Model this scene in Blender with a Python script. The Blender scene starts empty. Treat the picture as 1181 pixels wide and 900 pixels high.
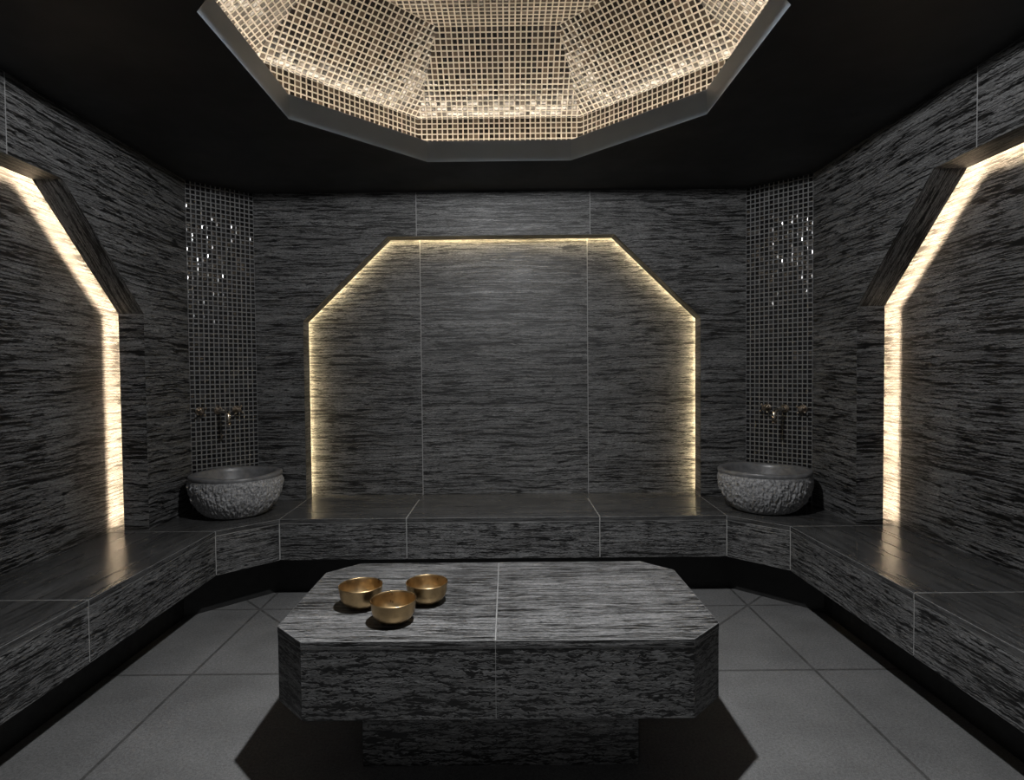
import bpy, bmesh, math, random
from mathutils import Vector, Matrix, noise
random.seed(7)
scn = bpy.context.scene
col = scn.collection
PI = math.pi
V = Vector

# ------------------------------------------------------------------ dimensions (metres)
EYE = 1.37            # camera height
CEIL = 2.601
SEAT = 0.52           # top of bench and table
FAS = 0.274           # underside of the bench front panels
WL, WR = -1.97, 1.955
YB, YN = 3.9725, 4.122
Y1 = 3.68             # where side walls end and the corner mosaics start
X2L, X2R = -1.67, 1.655
YF = -0.9             # near end of the room (behind the camera)

# ------------------------------------------------------------------ mesh helper
class MB:
    def __init__(s):
        s.bm = bmesh.new(); s.uv = s.bm.loops.layers.uv.new('UVMap')
    def face(s, pts, udir=None, mat=0, flip=False):
        pts = [V(p) for p in pts]
        if flip: pts.reverse()
        vs = [s.bm.verts.new(p) for p in pts]
        f = s.bm.faces.new(vs); f.material_index = mat
        f.normal_update(); n = f.normal
        if udir is None:
            if abs(n.z) > .75: u = V((1, 0, 0))
            else: u = V((-n.y, n.x, 0))
            if abs(u.x) >= abs(u.y):
                if u.x < 0: u = -u
            elif u.y < 0: u = -u
        else: u = V(udir)
        u = (u - n * u.dot(n)).normalized(); w = n.cross(u)
        if (w.z if abs(w.z) > .1 else w.y if abs(w.y) > .1 else w.x) < 0: w = -w
        for l in f.loops: l[s.uv].uv = (l.vert.co.dot(u), l.vert.co.dot(w))
        return f
    def prism(s, poly, z0, z1, udir=None, top_udir=None):
        """vertical prism from a plan polygon (counter-clockwise)"""
        n = len(poly)
        s.face([(x, y, z1) for x, y in poly], top_udir)
        s.face([(x, y, z0) for x, y in reversed(poly)], top_udir)
        for i in range(n):
            a, b = poly[i], poly[(i + 1) % n]
            s.face([(a[0], a[1], z0), (b[0], b[1], z0), (b[0], b[1], z1), (a[0], a[1], z1)], udir)
    def tube(s, pts, r, seg=16, caps=True):
        pts = [V(p) for p in pts]
        rs = r if isinstance(r, (list, tuple)) else [r] * len(pts)
        rings = []; prev = None
        for i, p in enumerate(pts):
            if i == 0: d = pts[1] - p
            elif i == len(pts) - 1: d = p - pts[i - 1]
            else: d = (pts[i + 1] - p).normalized() + (p - pts[i - 1]).normalized()
            d.normalize()
            if prev is None:
                a = V((0, 0, 1)) if abs(d.z) < .9 else V((1, 0, 0)); x = d.cross(a).normalized()
            else: x = (prev - d * prev.dot(d)).normalized()
            prev = x; y = d.cross(x)
            rings.append([s.bm.verts.new(p + (x * math.cos(t) + y * math.sin(t)) * rs[i]) for t in [2 * PI * k / seg for k in range(seg)]])
        for a, b in zip(rings, rings[1:]):
            for k in range(seg): s.bm.faces.new((a[k], a[(k + 1) % seg], b[(k + 1) % seg], b[k])).smooth = True
        if caps:
            s.bm.faces.new(list(reversed(rings[0]))); s.bm.faces.new(rings[-1])
    def ball(s, c, r, seg=14):
        bmesh.ops.create_uvsphere(s.bm, u_segments=seg, v_segments=seg // 2 + 2, radius=r, matrix=Matrix.Translation(V(c)))
    def lathe(s, prof, seg=64, disp=None, c=(0, 0, 0)):
        c = V(c); rings = []
        for (r, z) in prof:
            if r < 1e-6: rings.append([s.bm.verts.new(c + V((0, 0, z)))]); continue
            ring = []
            for k in range(seg):
                t = 2 * PI * k / seg; rr, zz = (r, z) if disp is None else disp(r, z, t)
                ring.append(s.bm.verts.new(c + V((rr * math.cos(t), rr * math.sin(t), zz))))
            rings.append(ring)
        for a, b in zip(rings, rings[1:]):
            for k in range(seg):
                k2 = (k + 1) % seg
                if len(a) == 1 and len(b) == 1: continue
                if len(a) == 1: f = (a[0], b[k2], b[k])
                elif len(b) == 1: f = (a[k], a[k2], b[0])
                else: f = (a[k], a[k2], b[k2], b[k])
                s.bm.faces.new(f).smooth = True
    def build(s, name, mats, parent=None, bevel=0, loc=None, weld=True, rot=0):
        if weld: bmesh.ops.remove_doubles(s.bm, verts=s.bm.verts, dist=1e-5)
        me = bpy.data.meshes.new(name); s.bm.to_mesh(me); s.bm.free()
        for m in (mats if isinstance(mats, (list, tuple)) else [mats]): me.materials.append(m)
        o = bpy.data.objects.new(name, me); col.objects.link(o)
        if loc: o.location = loc
        if rot: o.rotation_euler.z = rot
        if parent: o.parent = parent
        if bevel:
            b = o.modifiers.new('bevel', 'BEVEL'); b.width = bevel; b.segments = 2; b.limit_method = 'ANGLE'; b.angle_limit = math.radians(25)
            if isinstance(mats, (list, tuple)) and len(mats) == 2: b.material = 1
        return o

def tag(o, label=None, cat=None, group=None, kind=None):
    if label: o['label'] = label
    if cat: o['category'] = cat
    if group: o['group'] = group
    if kind: o['kind'] = kind
    return o
def empty(name, loc, rz=0):
    o = bpy.data.objects.new(name, None); col.objects.link(o); o.location = loc; o.rotation_euler.z = rz
    o.empty_display_size = .1
    return o
def copy_tree(o, parent=None):
    c = o.copy(); col.objects.link(c)
    if parent: c.parent = parent
    for ch in list(o.children): copy_tree(ch, c)
    return c

# ------------------------------------------------------------------ materials
class NT:
    def __init__(s, name):
        s.m = bpy.data.materials.new(name); s.m.use_nodes = True
        s.t = s.m.node_tree; s.n = s.t.nodes; s.n.clear()
        s.out = s.n.new('ShaderNodeOutputMaterial'); s.b = s.n.new('ShaderNodeBsdfPrincipled')
        s.t.links.new(s.b.outputs[0], s.out.inputs[0])
    def link(s, a, b): s.t.links.new(a, b)
    def put(s, v, sock):
        if hasattr(v, 'is_output'): s.link(v, sock)
        else: sock.default_value = v
    def math(s, op, a, b=0.0, c=0.0, clamp=False):
        n = s.n.new('ShaderNodeMath'); n.operation = op; n.use_clamp = clamp
        for v, k in zip((a, b, c), n.inputs): s.put(v, k)
        return n.outputs[0]
    def vmath(s, op, a, b=(0, 0, 0)):
        n = s.n.new('ShaderNodeVectorMath'); n.operation = op
        s.put(a, n.inputs[0]); s.put(b, n.inputs[1]); return n.outputs[0]
    def comb(s, x, y, z=0.0):
        n = s.n.new('ShaderNodeCombineXYZ')
        for v, k in zip((x, y, z), n.inputs): s.put(v, k)
        return n.outputs[0]
    def sep(s, v):
        n = s.n.new('ShaderNodeSeparateXYZ'); s.put(v, n.inputs[0]); return n.outputs
    def uv(s):
        return s.n.new('ShaderNodeTexCoord').outputs['UV']
    def objc(s):
        return s.n.new('ShaderNodeTexCoord').outputs['Object']
    def noise(s, vec, scale=1.0, detail=3.0, rough=.5, dist=0.0, out='Fac'):
        n = s.n.new('ShaderNodeTexNoise'); s.put(vec, n.inputs['Vector'])
        n.inputs['Scale'].default_value = scale; n.inputs['Detail'].default_value = detail
        n.inputs['Roughness'].default_value = rough; n.inputs['Distortion'].default_value = dist
        return n.outputs[out]
    def ramp(s, fac, stops, interp='LINEAR'):
        n = s.n.new('ShaderNodeValToRGB'); s.put(fac, n.inputs[0]); r = n.color_ramp; r.interpolation = interp
        while len(r.elements) < len(stops): r.elements.new(.5)
        for e, (p, c) in zip(r.elements, stops):
            e.position = p; e.color = (c, c, c, 1) if not isinstance(c, (tuple, list)) else (*c, 1)
        return n.outputs[0]
    def mix(s, fac, a, b, typ='RGBA', blend='MIX'):
        n = s.n.new('ShaderNodeMix'); n.data_type = typ
        if typ == 'RGBA': n.blend_type = blend
        i = {'RGBA': (0, 6, 7, 2), 'FLOAT': (0, 2, 3, 0)}[typ]
        s.put(fac, n.inputs[i[0]]); s.put(a, n.inputs[i[1]]); s.put(b, n.inputs[i[2]]); return n.outputs[i[3]]
    def bump(s, h, strength, dist):
        n = s.n.new('ShaderNodeBump'); n.inputs['Strength'].default_value = strength; n.inputs['Distance'].default_value = dist
        s.put(h, n.inputs['Height']); return n.outputs[0]

def lines(t, coord, seams, w):
    r = None
    for p in seams:
        m = t.math('COMPARE', coord, p, w)
        r = m if r is None else t.math('MAXIMUM', r, m)
    return r if r is not None else 0.0

def stone(name, us=(), vs=(), gain=1.0, fu=1.9, fv=66.0, jag=.0125, rough=.42, contrast=1.0, bump=.22, gw=.0026, seed=0.0, tint=(1.0, 1.0, 1.0), grout=.26, spec=.5, hg=.5):
    """black wood-vein marble: wavering dark and grey streaks, slab joints at us / vs"""
    t = NT(name); uv = t.sep(t.uv()); u, v = uv[0], uv[1]
    sid = seed
    for i, p in enumerate(us): sid = t.math('ADD', sid, t.math('MULTIPLY', t.math('GREATER_THAN', u, p), 2.37 + i * .61))
    for i, p in enumerate(vs): sid = t.math('ADD', sid, t.math('MULTIPLY', t.math('GREATER_THAN', v, p), 5.13 + i * .47))
    so = t.math('MULTIPLY', sid, 13.7)
    base = t.comb(t.math('ADD', u, so), v, sid)
    slow = t.noise(base, 1.6, 2.0, .5)                      # slow waviness of the bedding
    fast = t.noise(base, 55.0, 2.0, .6)                     # crackled little steps
    vv = t.math('ADD', v, t.math('MULTIPLY', t.math('SUBTRACT', slow, .5), .05))
    vv = t.math('ADD', vv, t.math('MULTIPLY', t.math('SUBTRACT', fast, .5), jag))
    uu = t.math('ADD', u, so)
    def band(kx, ky, off, det=3.0, ro=.6):
        return t.noise(t.comb(t.math('MULTIPLY', uu, fu * kx), t.math('MULTIPLY', vv, fv * ky), t.math('ADD', sid, off)), 1.0, det, ro)
    patch = t.noise(t.comb(t.math('MULTIPLY', uu, 1.3), t.math('MULTIPLY', vv, 6.0), sid), 1.0, 4.0, .6)
    dens = t.ramp(patch, [(.30, 1.0), (.5, .70), (.72, .45)])               # where veins crowd and where they thin out
    st = band(1.0, .8, 0.0, 3.0, .6)
    speck = t.noise(t.comb(t.math('MULTIPLY', uu, 60.0), t.math('MULTIPLY', v, 170.0), sid), 1.0, 3.0, .7)
    r1 = t.math('DIVIDE', t.math('ABSOLUTE', t.math('SUBTRACT', band(1.0, .80, 9.0, 2.5, .55), .5)), dens)
    r2 = t.math('DIVIDE', t.math('ABSOLUTE', t.math('SUBTRACT', band(2.4, 1.5, 15.0, 2.0, .5), .5)), dens)
    c1 = t.ramp(r1, [(0.0, .0), (.034, .03), (.052, .9), (.068, 1.0)])     # dark veins
    c2 = t.ramp(r2, [(0.0, .02), (.024, .10), (.042, .92), (.055, 1.0)])      # finer crackle between them
    crack = t.math('MULTIPLY', c1, c2)
    c = .5 * contrast
    col_ = t.ramp(st, [(.28, .062), (.45, .092), (.55, .108), (.75, .15)])
    f2 = t.ramp(speck, [(.3, 1 - c), (.5, 1.0), (.70, 1 + c * 1.5)])
    pg = t.ramp(patch, [(.3, .75), (.5, 1.0), (.7, 1.2)])
    if contrast < .9: crack = t.math('MULTIPLY_ADD', crack, contrast, 1 - contrast)
    val = t.math('MULTIPLY', t.math('MULTIPLY', col_, f2), t.math('MULTIPLY', crack, pg))
    val = t.math('MULTIPLY', val, gain)
    n = t.n.new('ShaderNodeMix'); n.data_type = 'RGBA'; n.blend_type = 'MULTIPLY'; n.inputs[0].default_value = 1.0
    t.link(val, n.inputs[6]); n.inputs[7].default_value = (*tint, 1)
    colr = n.outputs[2]
    gl = lines(t, u, us, gw); gv = lines(t, v, vs, gw * .55)
    if us: colr = t.mix(t.math('MULTIPLY', gl, .85), colr, (grout, grout, grout, 1))
    if vs: colr = t.mix(t.math('MULTIPLY', gv, hg), colr, (grout * .75, grout * .75, grout * .75, 1))
    t.link(colr, t.b.inputs['Base Color'])
    h = t.math('MULTIPLY', t.math('ADD', st, t.math('MULTIPLY', speck, .3)), crack)
    rr = t.ramp(st, [(.3, min(1, rough + .15)), (.7, max(0, rough - .05))])
    t.link(rr, t.b.inputs['Roughness'])
    t.b.inputs['Specular IOR Level'].default_value = spec
    t.link(t.bump(h, bump, .004), t.b.inputs['Normal'])
    return t.m

def mosaic(name, pitch, tile_lo, tile_hi, tint, grout, tilt, rough=.08, gwid=.12, spec=.8, u0=0.0, v0=0.0):
    """square glass mosaic: every tile has its own tone and leans its own way"""
    t = NT(name); uv = t.sep(t.uv())
    u = t.math('DIVIDE', t.math('SUBTRACT', uv[0], u0), pitch); v = t.math('DIVIDE', t.math('SUBTRACT', uv[1], v0), pitch)
    iu, iv = t.math('FLOOR', u), t.math('FLOOR', v)
    fu_, fv_ = t.math('FRACT', u), t.math('FRACT', v)
    du = t.math('ABSOLUTE', t.math('SUBTRACT', fu_, .5)); dv = t.math('ABSOLUTE', t.math('SUBTRACT', fv_, .5))
    d = t.math('MAXIMUM', du, dv)
    tile = t.math('LESS_THAN', d, .5 - gwid)
    wn = t.n.new('ShaderNodeTexWhiteNoise'); wn.noise_dimensions = '2D'; t.link(t.comb(iu, iv), wn.inputs['Vector'])
    r1 = wn.outputs['Value']; rc = wn.outputs['Color']
    tone = t.ramp(r1, [(0.0, tile_lo), (.7, (tile_lo + tile_hi) * .35), (1.0, tile_hi)])
    n = t.n.new('ShaderNodeMix'); n.data_type = 'RGBA'; n.blend_type = 'MULTIPLY'; n.inputs[0].default_value = 1.0
    t.link(tone, n.inputs[6]); n.inputs[7].default_value = (*tint, 1)
    t.link(t.mix(tile, (*grout, 1), n.outputs[2]), t.b.inputs['Base Color'])
    t.link(t.mix(tile, .8, rough, 'FLOAT'), t.b.inputs['Roughness'])
    t.link(t.mix(tile, .2, spec, 'FLOAT'), t.b.inputs['Specular IOR Level'])
    # leaning tiles with slightly domed glass
    geo = t.n.new('ShaderNodeNewGeometry').outputs['Normal']
    lean = t.vmath('SUBTRACT', rc, (.5, .5, .5))
    sc = t.n.new('ShaderNodeVectorMath'); sc.operation = 'SCALE'; t.link(lean, sc.inputs[0]); t.link(t.math('MULTIPLY', tile, tilt), sc.inputs[3])
    nn = t.vmath('NORMALIZE', t.vmath('ADD', geo, sc.outputs[0]))
    edge = t.ramp(d, [(.25, 1.0), (.5 - gwid, .6), (.5, 0.0)])
    b = t.n.new('ShaderNodeBump'); b.inputs['Strength'].default_value = .35; b.inputs['Distance'].default_value = .004
    t.link(edge, b.inputs['Height']); t.link(nn, b.inputs['Normal']); t.link(b.outputs[0], t.b.inputs['Normal'])
    return t.m

def plain(name, c, rough=.5, metal=0.0, nscale=0, namp=.2, bump=0.0):
    t = NT(name)
    if nscale:
        k = t.noise(t.objc(), nscale, 4.0, .6)
        lo = tuple(x * (1 - namp) for x in c); hi = tuple(min(1, x * (1 + namp)) for x in c)
        t.link(t.ramp(k, [(.3, lo), (.7, hi)]), t.b.inputs['Base Color'])
        t.link(t.ramp(k, [(.3, max(0, rough - .08)), (.7, min(1, rough + .08))]), t.b.inputs['Roughness'])
        if bump: t.link(t.bump(k, bump, .004), t.b.inputs['Normal'])
    else:
        t.b.inputs['Base Color'].default_value = (*c, 1); t.b.inputs['Roughness'].default_value = rough
    t.b.inputs['Metallic'].default_value = metal
    return t.m

def emit(name, c, s):
    t = NT(name); t.b.inputs['Base Color'].default_value = (*c, 1)
    t.b.inputs['Emission Color'].default_value = (*c, 1); t.b.inputs['Emission Strength'].default_value = s
    return t.m

WARM = (1.0, .70, .40)
ROWS = (1.134, 1.745, 2.303)
M = {}
M['wall_back'] = stone('stone_back', (-.57, .603), ROWS, gain=.95, seed=1.0)
M['wall_left'] = stone('stone_left', (2.37,), ROWS, gain=.95, seed=21.0)
M['wall_right'] = stone('stone_right', (2.41,), ROWS, gain=.95, seed=37.0)
M['reveal'] = stone('stone_reveal', (), (), gain=1.05, seed=53.0, fv=58)
M['panel'] = stone('stone_niche_panel', (), (), gain=.95, seed=71.0)
M['slot'] = plain('dark_slot_backing', (.12, .115, .11), .8)
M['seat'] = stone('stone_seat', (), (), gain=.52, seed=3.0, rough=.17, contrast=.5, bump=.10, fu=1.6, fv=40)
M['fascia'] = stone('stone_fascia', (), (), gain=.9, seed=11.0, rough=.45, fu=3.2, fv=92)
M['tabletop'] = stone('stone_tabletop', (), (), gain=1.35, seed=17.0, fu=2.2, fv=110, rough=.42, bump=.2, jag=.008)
M['apron'] = stone('stone_apron', (), (), gain=1.0, seed=27.0, fu=5.5, fv=58, rough=.45, bump=.4, jag=.016)
M['grout'] = plain('pale_grout', (.22, .22, .215), .85, nscale=60)
M['arris'] = plain('worn_pale_stone_edge', (.125, .125, .125), .5, nscale=40, namp=.5)
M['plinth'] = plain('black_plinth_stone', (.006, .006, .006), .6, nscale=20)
M['ceiling'] = plain('black_ceiling_paint', (.011, .011, .0115), .55, nscale=3, namp=.1)
M['rim'] = plain('dark_rim_paint', (.155, .185, .22), .42, nscale=2.5, namp=.12)
M['mosaic'] = mosaic('corner_mosaic', .030, .006, .03, (1, .98, 1.0), (.13, .13, .13), .16, gwid=.115, rough=.10, u0=0.0)
M['dome'] = mosaic('dome_mosaic', .0316, .008, .12, (1.0, .77, .58), (.56, .52, .46), .10, gwid=.12, rough=.17)
M['basin'] = plain('rough_dark_granite', (.20, .20, .203), .85, nscale=85, namp=.7, bump=1.0)
M['basin_rim'] = plain('honed_dark_granite', (.11, .11, .113), .38, nscale=30, namp=.3)
M['bronze'] = plain('dark_bronze', (.30, .25, .20), .30, 1.0, nscale=30, namp=.25)
M['polish'] = plain('polished_nickel_bronze', (.60, .54, .46), .15, 1.0)
M['brass'] = plain('hammered_brass', (.48, .34, .18), .34, 1.0, nscale=28, namp=.22, bump=0)
M['led_warm'] = emit('led_warm', (1.0, .76, .50), 150.0)
M['led_back'] = emit('led_back', (1.0, .80, .46), 62.0)
M['led_dome'] = emit('led_dome', (1.0, .84, .65), 38.0)

def floor_mat():
    t = NT('grey_floor_stone'); uv = t.sep(t.uv()); x, y = uv[0], uv[1]
    p = t.comb(x, y)
    n1 = t.noise(p, 95.0, 4.0, .7); n2 = t.noise(p, 3.0, 3.0, .6); n3 = t.noise(p, 260.0, 2.0, .6)
    v = t.math('MULTIPLY', t.ramp(n1, [(.3, .085), (.55, .135), (.75, .17)]), t.ramp(n2, [(.3, .8), (.7, 1.15)]))
    v = t.math('MULTIPLY', v, t.ramp(n3, [(.35, .75), (.65, 1.15)]))
    w = .007
    g = lines(t, x, (-1.43, 1.43), w); g = t.math('MAXIMUM', g, lines(t, y, (1.9, 2.645, 3.39), w))
    for sx in (-1, 1):
        dd = t.math('SUBTRACT', t.math('MULTIPLY', t.math('SUBTRACT', x, sx * 1.43), float(sx)), t.math('SUBTRACT', y, 3.39))
        dg = t.math('MULTIPLY', t.math('COMPARE', dd, 0.0, w * 1.4), t.math('GREATER_THAN', t.math('MULTIPLY', x, float(sx)), .3))
        g = t.math('MAXIMUM', g, dg)
    wob = t.ramp(t.noise(p, 14.0, 3.0, .7), [(.3, .35), (.6, .75)])
    n = t.n.new('ShaderNodeMix'); n.data_type = 'RGBA'
    t.link(t.math('MULTIPLY', g, wob), n.inputs[0]); t.link(v, n.inputs[6]); n.inputs[7].default_value = (.025, .024, .022, 1)
    t.link(n.outputs[2], t.b.inputs['Base Color'])
    t.b.inputs['Roughness'].default_value = .6; t.b.inputs['Specular IOR Level'].default_value = .3
    t.link(t.bump(t.math('SUBTRACT', n1, g), .15, .002), t.b.inputs['Normal'])
    return t.m
M['floor'] = floor_mat()

# ------------------------------------------------------------------ room shell
b = MB(); b.prism([(-2.3, YF), (2.3, YF), (2.3, 4.3), (-2.3, 4.3)], -.06, 0.0)
tag(b.build('floor', M['floor']), kind='structure')

DY = 2.415
def octa(a, cy=DY):
    s = a * math.tan(PI / 8)
    return [(-s, cy - a), (s, cy - a), (a, cy - s), (a, cy + s), (s, cy + a), (-s, cy + a), (-a, cy + s), (-a, cy - s)]
RIM_A, RIM_H, BAND_A, BAND_Z, TOP_A, TOP_Z = 1.0, .12, 1.20, 2.935, .79, 3.25
b = MB()
o8 = octa(RIM_A)
box = [(-.414, YF), (.414, YF), (2.3, YF), (2.3, 4.3), (.414, 4.3), (-.414, 4.3), (-2.3, 4.3), (-2.3, YF)]
for i in range(8):
    j = (i + 1) % 8
    q = [(*box[i], CEIL), (*o8[i], CEIL), (*o8[j], CEIL), (*box[j], CEIL)]
    if i == 0: q = [(-.414, YF, CEIL), (*o8[0], CEIL), (*o8[1], CEIL), (.414, YF, CEIL)]
    b.face(q)
o12 = octa(BAND_A + .05)
for i in range(8):          # slab upper side out to the dome wall, so that it has real thickness
    j = (i + 1) % 8
    b.face([(*box[i], CEIL + .05), (*box[j], CEIL + .05), (*o12[j], CEIL + .05), (*o12[i], CEIL + .05)])
tag(b.build('ceiling', M['ceiling']), kind='structure')

b = MB()                    # octagonal rim: upstand round the opening with the ledge behind it
o_in, o_out, o_led = octa(RIM_A), octa(RIM_A + .035), octa(BAND_A)
for i in range(8):
    j = (i + 1) % 8; z0, z1, z2 = CEIL, CEIL + RIM_H, CEIL + .03
    P = lambda o, k, z: (o[k][0], o[k][1], z)
    b.face([P(o_in, i, z0), P(o_in, j, z0), P(o_in, j, z1), P(o_in, i, z1)])
    b.face([P(o_in, i, z1), P(o_in, j, z1), P(o_out, j, z1), P(o_out, i, z1)])
    b.face([P(o_out, i, z1), P(o_out, j, z1), P(o_out, j, z2), P(o_out, i, z2)])
    b.face([P(o_out, i, z2), P(o_out, j, z2), P(o_led, j, z2), P(o_led, i, z2)])
tag(b.build('trim_1', M['rim'], bevel=.003), kind='structure')

b = MB()                    # mosaic dome
def oring(a, z): return [V((x, y, z)) for x, y in octa(a)]
r0, r1, r2 = oring(BAND_A, CEIL + .03), oring(BAND_A, BAND_Z), oring(TOP_A, TOP_Z)
for i in range(8):
    j = (i + 1) % 8; ud = (r1[j] - r1[i]).normalized()
    b.face([r0[j], r0[i], r1[i], r1[j]], ud); b.face([r1[j], r1[i], r2[i], r2[j]], ud)
b.face(list(reversed(r2)), (1, 0, 0))
bmd = b
# mosaic rows are laid panel by panel: shift each panel's grid to its own centre
for f in bmd.bm.faces:
    cu = [l[bmd.uv].uv.copy() for l in f.loops]
    mu = sum(c.x for c in cu) / len(cu); mv = min(c.y for c in cu) if abs(f.normal.z) < .3 else max(c.y for c in cu)
    mv = BAND_Z if abs(f.normal.z) < .3 else mv
    for l in f.loops: l[bmd.uv].uv = (l[bmd.uv].uv.x - mu, l[bmd.uv].uv.y - mv)
tag(bmd.build('ceiling_dome', M['dome'], weld=False), kind='structure')

def offset_path(path, o):
    """path in (a, z); outward = left of travel for a path running up, over and down"""
    out = []
    for i, p in enumerate(path):
        ds = []
        if i > 0: ds.append((p - path[i - 1]).normalized())
        if i < len(path) - 1: ds.append((path[i + 1] - p).normalized())
        ns = [V((-d.y, d.x)) for d in ds]
        if len(ns) == 1: out.append(p + ns[0] * o)
        else:
            m = (ns[0] + ns[1]).normalized(); out.append(p + m * (o / m.dot(ns[0])))
    return out

def niche_wall(name, to3, a0, a1, hs, hw, zs, zt, ca, reveal, depth, mwall, mreveal, mpanel, led_mat, led_o, led_d, groove, outward_udir):
    """wall with a bevelled arch recess; to3(a, z, depth) -> world. path runs so that outward is outside the arch"""
    b = MB()
    path = [V((ca - hs, SEAT)), V((ca - hs, zs)), V((ca - hw, zt)), V((ca + hw, zt)), V((ca + hs, zs)), V((ca + hs, SEAT))]
    Z = CEIL
    def F(pts, d=0.0, ud=None, mat=0): b.face([to3(a, z, d) for a, z in pts], ud, mat)
    U = outward_udir
    l, r = ca - hs, ca + hs
    F([(a0, 0), (l, 0), (l, zs), (a0, zs)], ud=U); F([(a0, zs), (l, zs), (ca - hw, zt), (a0, zt)], ud=U)
    F([(a0, zt), (ca - hw, zt), (ca + hw, zt), (a1, zt), (a1, Z), (a0, Z)], ud=U)
    F([(r, zs), (a1, zs), (a1, zt), (ca + hw, zt)], ud=U); F([(r, 0), (a1, 0), (a1, zs), (r, zs)], ud=U)
    F([(l, 0), (r, 0), (r, SEAT - .03), (l, SEAT - .03)], ud=U)
    prof = [(0, 0, 1), (0, reveal, 1), (.018, reveal, 2), (.018, reveal - groove, 2), (.10, reveal - groove, 2), (.10, depth, 2)]
    for (o0, d0, m0), (o1, d1, m1) in zip(prof, prof[1:]):
        A, B_ = offset_path(path, o0), offset_path(path, o1)
        for k in range(5):
            q = [to3(*A[k], d0), to3(*A[k + 1], d0), to3(*B_[k + 1], d1), to3(*B_[k], d1)]
            n = V(q[1]) - V(q[0])
            # streaks run along a bevelled or top reveal, across an upright one
            if m1 == 1 and k in (0, 4): ud = V(q[2]) - V(q[1])
            else: ud = n
            b.face(q, ud, m1)
    W = offset_path(path, .10)
    F([(p.x, p.y if 0 < i < 5 else 0.0) for i, p in enumerate(W)], depth, U, 3)
    w = tag(b.build(name, [mwall, mreveal, M['slot'], mpanel], weld=False), kind='structure')
    # concealed LED strip, sitting in the groove and facing the back panel
    s = MB()
    lo, lw = (.036, .034) if led_o == 'wide' else (led_o, .014)
    A, B_ = offset_path(path, lo), offset_path(path, lo + lw)
    A2, B2 = A, B_
    if led_o == 'wide':
        A3 = offset_path(path, .075); d3 = depth - .004
        for k in range(5): s.face([to3(*A3[k], d3 - .009), to3(*A3[k + 1], d3 - .009), to3(*A3[k + 1], d3), to3(*A3[k], d3)])
    for k in range(5):
        s.face([to3(*A[k], led_d), to3(*A[k + 1], led_d), to3(*B_[k + 1], led_d), to3(*B_[k], led_d)])
        s.face([to3(*A[k], led_d - .004), to3(*A[k + 1], led_d - .004), to3(*A[k + 1], led_d), to3(*A[k], led_d)])
        s.face([to3(*B_[k], led_d - .004), to3(*B_[k + 1], led_d - .004), to3(*B_[k + 1], led_d), to3(*B_[k], led_d)])
    st = s.build('led_strip', led_mat)
    return w, st

back, s1 = niche_wall('wall_back', lambda a, z, d: (a, YB + d, z), X2L, X2R, 1.3476, .7675, 1.742, 2.306, 0.0,
    .115, .15, M['wall_back'], M['reveal'], M['wall_back'], M['led_back'], 'wide', .112, .04, (1, 0, 0))
left, s2 = niche_wall('wall_left', lambda a, z, d: (WL - d, a, z), YF, Y1, 1.35, .785, 1.722, 2.273, 1.88,
    .14, .19, M['wall_left'], M['reveal'], M['panel'], M['led_warm'], .05, .115, .04, (0, 1, 0))
right, s3 = niche_wall('wall_right', lambda a, z, d: (WR + d, a, z), YF, Y1, 1.35, .785, 1.722, 2.273, 1.865,
    .15, .20, M['wall_right'], M['reveal'], M['panel'], M['led_warm'], .05, .125, .04, (0, 1, 0))
for s_, w_ in ((s1, 'back'), (s2, 'left'), (s3, 'right')):
    s_['kind'] = 'structure'; s_.name = 'trim_%d' % {'back': 2, 'left': 3, 'right': 4}[w_]

for nm, A, B_ in (('wall_left_corner', (WL, Y1), (X2L, YB)), ('wall_right_corner', (X2R, YB), (WR, Y1))):
    b = MB(); d = V((B_[0] - A[0], B_[1] - A[1], 0)); L = d.length; d.normalize()
    b.face([(*A, 0), (*B_, 0), (*B_, CEIL), (*A, CEIL)], d)
    for f in b.bm.faces:
        m0 = min(l[b.uv].uv.x for l in f.loops); m1 = max(l[b.uv].uv.x for l in f.loops)
        for l in f.loops: l[b.uv].uv.x = (l[b.uv].uv.x - m0) / (m1 - m0) * .42
    tag(b.build(nm, M['mosaic']), kind='structure')

# dome LED ring, hidden on the ledge behind the rim
b = MB(); oa, ob = octa(1.105), octa(1.125)
for i in range(8):
    j = (i + 1) % 8; z0, z1 = CEIL + .03, CEIL + .045
    b.face([(*oa[i], z1), (*oa[j], z1), (*ob[j], z1), (*ob[i], z1)])
    b.face([(*oa[i], z0), (*oa[j], z0), (*oa[j], z1), (*oa[i], z1)]); b.face([(*ob[i], z0), (*ob[j], z0), (*ob[j], z1), (*ob[i], z1)])
tag(b.build('trim_5', M['led_dome']), kind='structure')

# ------------------------------------------------------------------ bench round three sides
bench = empty('stone_bench', (0, 3.7, 0))
tag(bench, 'long black veined stone bench built in along the three walls under the lit niches', 'bench')
def inb(o): o.matrix_parent_inverse = Matrix.Translation((0, -3.7, 0)); return o
XF, YA, XB, YFR = 1.577, 3.182, 1.326, 3.439
g = .0021
TH = .026
def clip_poly(pts): return pts
inner_L, inner_R = [(-XF, YF), (-XF, YA), (-XB, YFR)], [(XF, YF), (XF, YA), (XB, YFR)]
seatpolys = []
ys = [YF, .27, 1.24, 2.21, YA]
D_L, D_R = WL - .19, WR + .20
for y0, y1 in zip(ys, ys[1:]):
    seatpolys.append(([(D_L, y0 + g), (-XF, y0 + g), (-XF, y1 - g), (D_L, y1 - g)], (0, 1, 0)))
    seatpolys.append(([(XF, y0 + g), (D_R, y0 + g), (D_R, y1 - g), (XF, y1 - g)], (0, 1, 0)))
yb_end = 3.225
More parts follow.
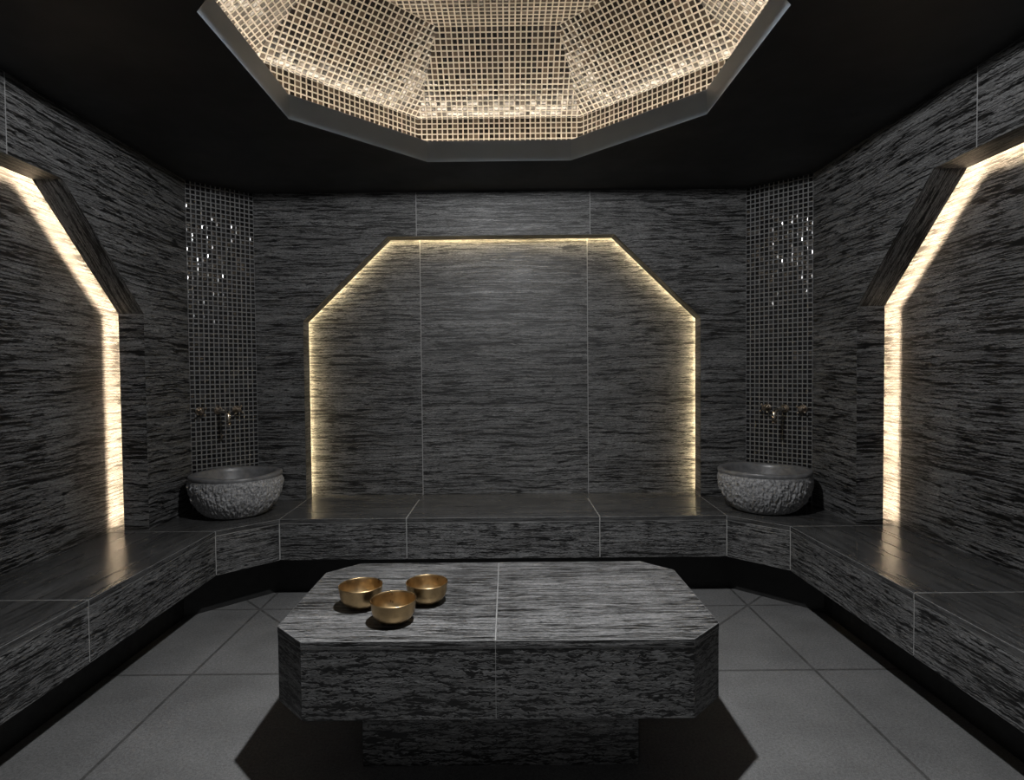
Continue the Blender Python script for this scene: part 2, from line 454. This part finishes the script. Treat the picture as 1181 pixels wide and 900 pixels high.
seatpolys.append(([(-XF, YA + g), (-XB, YFR - g), (-1.3476, YB), (X2L, YB), (WL, Y1), (WL, yb_end), (D_L, yb_end), (D_L, YA + g)], (1, 1, 0)))
seatpolys.append(([(XB, YFR - g), (XF, YA + g), (D_R, YA + g), (D_R, yb_end), (WR, yb_end), (WR, Y1), (X2R, YB), (1.3476, YB)], (1, -1, 0)))
xs = [-XB, -.572, .575, XB]
for k, (x0, x1) in enumerate(zip(xs, xs[1:])):
    p = [(x0 + g, YFR), (x1 - g, YFR), (x1 - g, YN), (x0 + g, YN)]
    if k == 0: p = [(x0 + g, YFR), (x1 - g, YFR), (x1 - g, YN), (-1.3476, YN), (-1.3476 + g, YB)]
    if k == 2: p = [(x0 + g, YFR), (x1 - g, YFR), (1.3476 - g, YB), (1.3476, YN), (x0 + g, YN)]
    seatpolys.append((p, (1, 0, 0)))
for p, ud in seatpolys:
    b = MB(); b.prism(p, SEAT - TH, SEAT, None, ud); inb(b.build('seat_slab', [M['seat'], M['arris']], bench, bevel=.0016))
def panel(a, c, n):
    """front panel from plan point a to c, outward normal n (towards the room)"""
    a, c, n = V(a), V(c), V(n).normalized(); d = (c - a).normalized(); a = a + d * g; c = c - d * g
    q = [a - n * .001, c - n * .001, c - n * .03, a - n * .03]
    b = MB(); poly = [(p.x, p.y) for p in q]
    if (q[1] - q[0]).cross(q[2] - q[1]) < 0: poly.reverse()
    b.prism(poly, FAS, SEAT - TH - .0028); inb(b.build('front_panel', M['fascia'], bench, bevel=.002))
for y0, y1 in zip(ys, ys[1:]):
    panel((-XF, y0), (-XF, y1), (1, 0)); panel((XF, y0), (XF, y1), (-1, 0))
panel((-XF, YA), (-XB, YFR), (1, -1)); panel((XB, YFR), (XF, YA), (-1, -1))
for x0, x1 in zip(xs, xs[1:]): panel((x0, YFR), (x1, YFR), (0, -1))
# pale mortar bed behind the joints and the black recessed plinth
def ringpoly(off, y_end=YF):
    k = off * math.tan(PI / 8)
    return [(-XF - off, y_end), (-XF - off, YA + k), (-XB - k, YFR + off), (XB + k, YFR + off), (XF + off, YA + k), (XF + off, y_end)]
def ring_strip(name, off0, off1, z0, z1, mat):
    A, B_ = ringpoly(off0), ringpoly(off1); b = MB()
    for k in range(5):
        q = [A[k], A[k + 1], B_[k + 1], B_[k]]
        b.face([(*p, z1) for p in q]); b.face([(*p, z0) for p in q])
        b.face([(*A[k], z0), (*A[k + 1], z0), (*A[k + 1], z1), (*A[k], z1)]); b.face([(*B_[k], z0), (*B_[k + 1], z0), (*B_[k + 1], z1), (*B_[k], z1)])
    bmesh.ops.recalc_face_normals(b.bm, faces=b.bm.faces)
    return inb(b.build(name, mat, bench))
ring_strip('mortar_bed', .0025, .52, FAS + .004, SEAT - .0012, M['grout'])
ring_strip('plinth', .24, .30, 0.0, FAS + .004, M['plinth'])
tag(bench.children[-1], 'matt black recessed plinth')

# ------------------------------------------------------------------ table
TC = (-.005, 2.227)
table = empty('stone_table', (*TC, 0))
tag(table, 'low eight-sided table of black veined stone standing in the middle of the floor', 'table')
HW, HD, CH = .75, .387, .12
TB = .263
oct_t = [(-HW + CH, -HD), (HW - CH, -HD), (HW, -HD + CH), (HW, HD - CH), (HW - CH, HD), (-HW + CH, HD), (-HW, HD - CH), (-HW, -HD + CH)]
sx = -.006
lt = [(-HW + CH, -HD), (sx - .0009, -HD), (sx - .0009, HD), (-HW + CH, HD), (-HW, HD - CH), (-HW, -HD + CH)]
rt = [(sx + .0009, -HD), (HW - CH, -HD), (HW, -HD + CH), (HW, HD - CH), (HW - CH, HD), (sx + .0009, HD)]
for p in (lt, rt):
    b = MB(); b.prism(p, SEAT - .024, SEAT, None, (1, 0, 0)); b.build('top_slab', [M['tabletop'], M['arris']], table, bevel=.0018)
i = .0014
def shrink(o, k): t = k * math.tan(PI / 8); return o
b = MB(); kk = (HW - i) / HW
core = [(x * (HW - i) / HW, y * (HD - i) / HD) for x, y in oct_t]
b.prism(core, TB + .003, SEAT - .001); b.build('mortar_bed', M['grout'], table)
def tpanel(a, c):
    a, c = V(a), V(c); d = (c - a).normalized(); n = V((d.y, -d.x)); e = .0001
    a2, c2 = a + d * e - n * .0012, c - d * e - n * .0012
    k = .03; q = [a2, c2, c2 - n * k - d * k * .42, a2 - n * k + d * k * .42]
    b = MB(); b.prism([(p.x, p.y) for p in q], TB, SEAT - .0265); b.build('apron_panel', M['apron'], table, bevel=.0008)
for k in range(8):
    a, c = oct_t[k], oct_t[(k + 1) % 8]
    if k in (0, 4):
        m = (sx, a[1]); d = 1 if k == 0 else -1
        tpanel(a, (sx - .0009 * .6 * d, a[1])); tpanel((sx + .0009 * .6 * d, a[1]), c)
    else: tpanel(a, c)
b = MB(); b.prism([(-.478, -.222), (.486, -.222), (.486, .222), (-.478, .222)], 0.0, TB + .003)
b.build('plinth', M['apron'], table, bevel=.002)
b = MB(); b.prism([(-HW + .03, -HD + CH + .0), (-HW + CH, -HD + .03), (HW - CH, -HD + .03), (HW - .03, -HD + CH), (HW - .03, HD - CH), (HW - CH, HD - .03), (-HW + CH, HD - .03), (-HW + .03, HD - CH)], TB + .002, TB + .02)
b.build('underside_board', M['plinth'], table)

# ------------------------------------------------------------------ basins
def basin_disp(seed):
    def f(r, z, t):
        if z > .225 or r < .2 and z > .03 and False: return r, z
        p = V((math.cos(t) * 8, math.sin(t) * 8, z * 14 + seed))
        n = noise.noise(p * 1.0) * .005 + noise.noise(p * 3.1) * .008
        n += noise.noise(V((math.cos(t) * 34, math.sin(t) * 34, z * 16 + seed))) * .009
        n += abs(noise.noise(V((math.cos(t) * 55, math.sin(t) * 55, z * 60 + seed)))) * .009
        k = min(1, max(0, (.225 - z) / .02)); k *= min(1, max(0, z / .02))
        return r + n * k, z
    return f
def basin(loc, R, Hh, seed, label):
    t = empty('stone_basin', loc)
    tag(t, label, 'basin', None)
    b = MB(); s = R / .275
    pr = [(0, 0), (.135, 0), (.155, .003), (.172, .010)]
    for k in range(1, 72):
        a = k / 71; z = .014 + a * .216
        z = .010 + a * .218; r = .172 + .098 * (1 - (1 - a) ** 2.8)
        pr.append((r, z))
    pr = [(r * s, z * Hh / .25) for r, z in pr]
    b.lathe(pr, 360, basin_disp(seed)); b.build('bowl', M['basin'], t)
    b = MB(); z0 = .225
    wob = lambda r, z, th: (r * (1 + .008 * math.sin(2 * th + seed) + .004 * math.sin(5 * th)), z + .003 * math.sin(3 * th + seed))
    pr = [(.262, z0 - .006), (.2685, z0 + .003), (.2705, .238), (.270, .247), (.266, .251), (.250, .2515), (.236, .250), (.229, .244), (.224, .225), (.21, .16), (.18, .10), (.13, .06), (.06, .046), (0, .045)]
    b.lathe([(r * s, z * Hh / .25) for r, z in pr], 96, wob); b.build('rim', M['basin_rim'], t)
    tag(t.children[-1], 'smooth honed rim and inside of the basin')
    return t
basin((-1.643, 3.583, SEAT), .27, .258, 1.3, 'rough round dark granite basin on the bench in the left corner')
basin((1.605, 3.573, SEAT), .27, .255, 8.1, 'rough round dark granite basin on the bench in the right corner')

# ------------------------------------------------------------------ wall faucets (local: x along the wall, -y out of the wall)
def faucet(loc, rz, label):
    t = empty('wall_faucet', loc, rz); tag(t, label, 'faucet')
    b = MB(); b.tube([(0, 0, 0), (0, -.006, 0), (0, -.009, 0)], [.027, .027, .023], 24); b.build('flange', M['bronze'], t)
    b = MB()
    b.tube([(0, -.006, 0), (0, -.05, 0), (0, -.160, -.002), (0, -.178, -.008), (0, -.187, -.020), (0, -.191, -.040), (0, -.194, -.080)], [.017, .0145, .0135, .0135, .0132, .013, .0125], 20)
    sp = b.build('spout', M['polish'], t)
    b = MB(); b.tube([(0, -.1938, -.076), (0, -.1945, -.086)], .0142, 20); b.build('aerator', M['bronze'], sp)
    for sx_ in (-1, 1):
        x = .112 * sx_
        h = MB(); h.tube([(x, 0, 0), (x, -.006, 0), (x, -.009, 0)], [.027, .027, .022], 24)
        h.tube([(x, -.006, 0), (x, -.022, 0), (x, -.045, 0)], [.013, .010, .012], 18)
        hd = h.build('handle', M['bronze'], t)
        c = MB(); c.tube([(x, -.040, 0), (x, -.060, 0), (x, -.064, 0)], [.0145, .0145, .010], 18)
        for k in range(4):
            a = PI / 4 + k * PI / 2 + .15 * sx_
            e = (x + .030 * math.cos(a), -.051, .030 * math.sin(a))
            c.tube([(x, -.051, 0), e], [.0065, .0055], 12); c.ball(e, .0072)
        c.build('cross_knob', M['bronze'], hd)
    return t
wl = math.atan2(YB - Y1, X2L - WL); wr = math.atan2(Y1 - YB, WR - X2R)
tl = V((math.cos(wl), math.sin(wl), 0)); tr = V((math.cos(wr), math.sin(wr), 0))
cl = V(((WL + X2L) / 2, (Y1 + YB) / 2, 1.150)) - tl * .045
cr = V(((WR + X2R) / 2, (Y1 + YB) / 2, 1.128)) + tr * .045
faucet(cl, wl, 'bronze wall faucet with two cross handles above the left basin')
faucet(cr, wr, 'bronze wall faucet with two cross handles above the right basin')

# ------------------------------------------------------------------ brass bowls
prof_o = [(0, 0.0), (.030, 0.0), (.036, .0015), (.048, .008), (.060, .018), (.0675, .029), (.0705, .040), (.0725, .052), (.0745, .064), (.0752, .068)]
prof_i = [(.0745, .0695), (.0732, .069), (.0722, .064), (.070, .052), (.068, .040), (.064, .029), (.056, .0185), (.044, .010), (.03, .0055), (0, .0045)]
def brass_bowl():
    t = empty('brass_bowl', (0, 0, 0))
    b = MB(); b.lathe(prof_o, 72, lambda r, z, th: (r + .0006 * noise.noise(V((math.cos(th) * 6, math.sin(th) * 6, z * 160))), z)); b.build('outer_wall', M['brass'], t)
    b = MB(); b.lathe([prof_o[-1]] + prof_i, 72); b.build('inner_wall', M['brass'], t)
    return t
proto = brass_bowl()
spots = [((-.510, 2.12), 1.06, 'hammered brass bowl on the table, the left one at the back by the chamfered corner'),
         ((-.364, 1.985), 1.05, 'hammered brass bowl on the table, the one nearest the front edge'),
         ((-.272, 2.155), 1.03, 'hammered brass bowl on the table, the right one at the back nearest the middle joint')]
for k, (p, s_, lab) in enumerate(spots):
    o = proto if k == 0 else copy_tree(proto)
    o.location = (*p, SEAT); o.rotation_euler.z = k * 1.1; o.scale = (s_, s_, s_ * 1.12)
    tag(o, lab, 'bowl', 'brass bowls on the stone table')

# ------------------------------------------------------------------ lights
def spot(name, loc, target, power, angle, blend, size, c):
    l = bpy.data.lights.new(name, 'SPOT'); l.energy = power; l.spot_size = math.radians(angle); l.spot_blend = blend; l.shadow_soft_size = size; l.color = c
    o = bpy.data.objects.new(name, l); col.objects.link(o); o.location = loc
    o.rotation_euler = (V(target) - V(loc)).to_track_quat('-Z', 'Y').to_euler(); return o
NEU = (.98, .99, 1.0)
spot('dome_lamp', (.05, 1.63, 2.625), (.05, 1.63, 0), 120, 179, .03, .03, NEU)
spot('dome_lamp_boost', (.05, 1.63, 2.60), (.05, 2.2, .2), 190, 105, 1.0, .03, NEU)  # added spot beside dome_lamp, brightens table and floor; not a second fixture

w = bpy.data.worlds.new('world'); scn.world = w; w.use_nodes = True
w.node_tree.nodes['Background'].inputs[0].default_value = (.97, .98, 1, 1); w.node_tree.nodes['Background'].inputs[1].default_value = .2

# ------------------------------------------------------------------ camera
cam = bpy.data.cameras.new('camera'); co = bpy.data.objects.new('camera', cam); col.objects.link(co)
cam.sensor_width = 36.0; cam.sensor_fit = 'HORIZONTAL'; cam.lens = 673.6 / 1181 * 36.0
cam.shift_x = 7.38 / 1181; cam.clip_start = .02
pitch, yaw, roll = .0276, -.0032, -.0097
fwd = V((math.sin(yaw) * math.cos(pitch), math.cos(yaw) * math.cos(pitch), -math.sin(pitch)))
rgt = V((math.cos(yaw), -math.sin(yaw), 0)); up = rgt.cross(fwd)
cr_, sr_ = math.cos(roll), math.sin(roll)
# a world point seen at (u, w) appears at (u cos - w sin, u sin + w cos), w downwards
R2 = rgt * cr_ + up * sr_; U2 = up * cr_ - rgt * sr_
m = Matrix((R2, U2, -fwd)).transposed().to_4x4(); m.translation = (.0352, 0, EYE)
co.matrix_world = m
scn.camera = co
vs_ = scn.view_settings
vs_.view_transform = 'Standard'; vs_.look = 'None'; vs_.exposure = 0; vs_.gamma = 1; vs_.use_curve_mapping = False
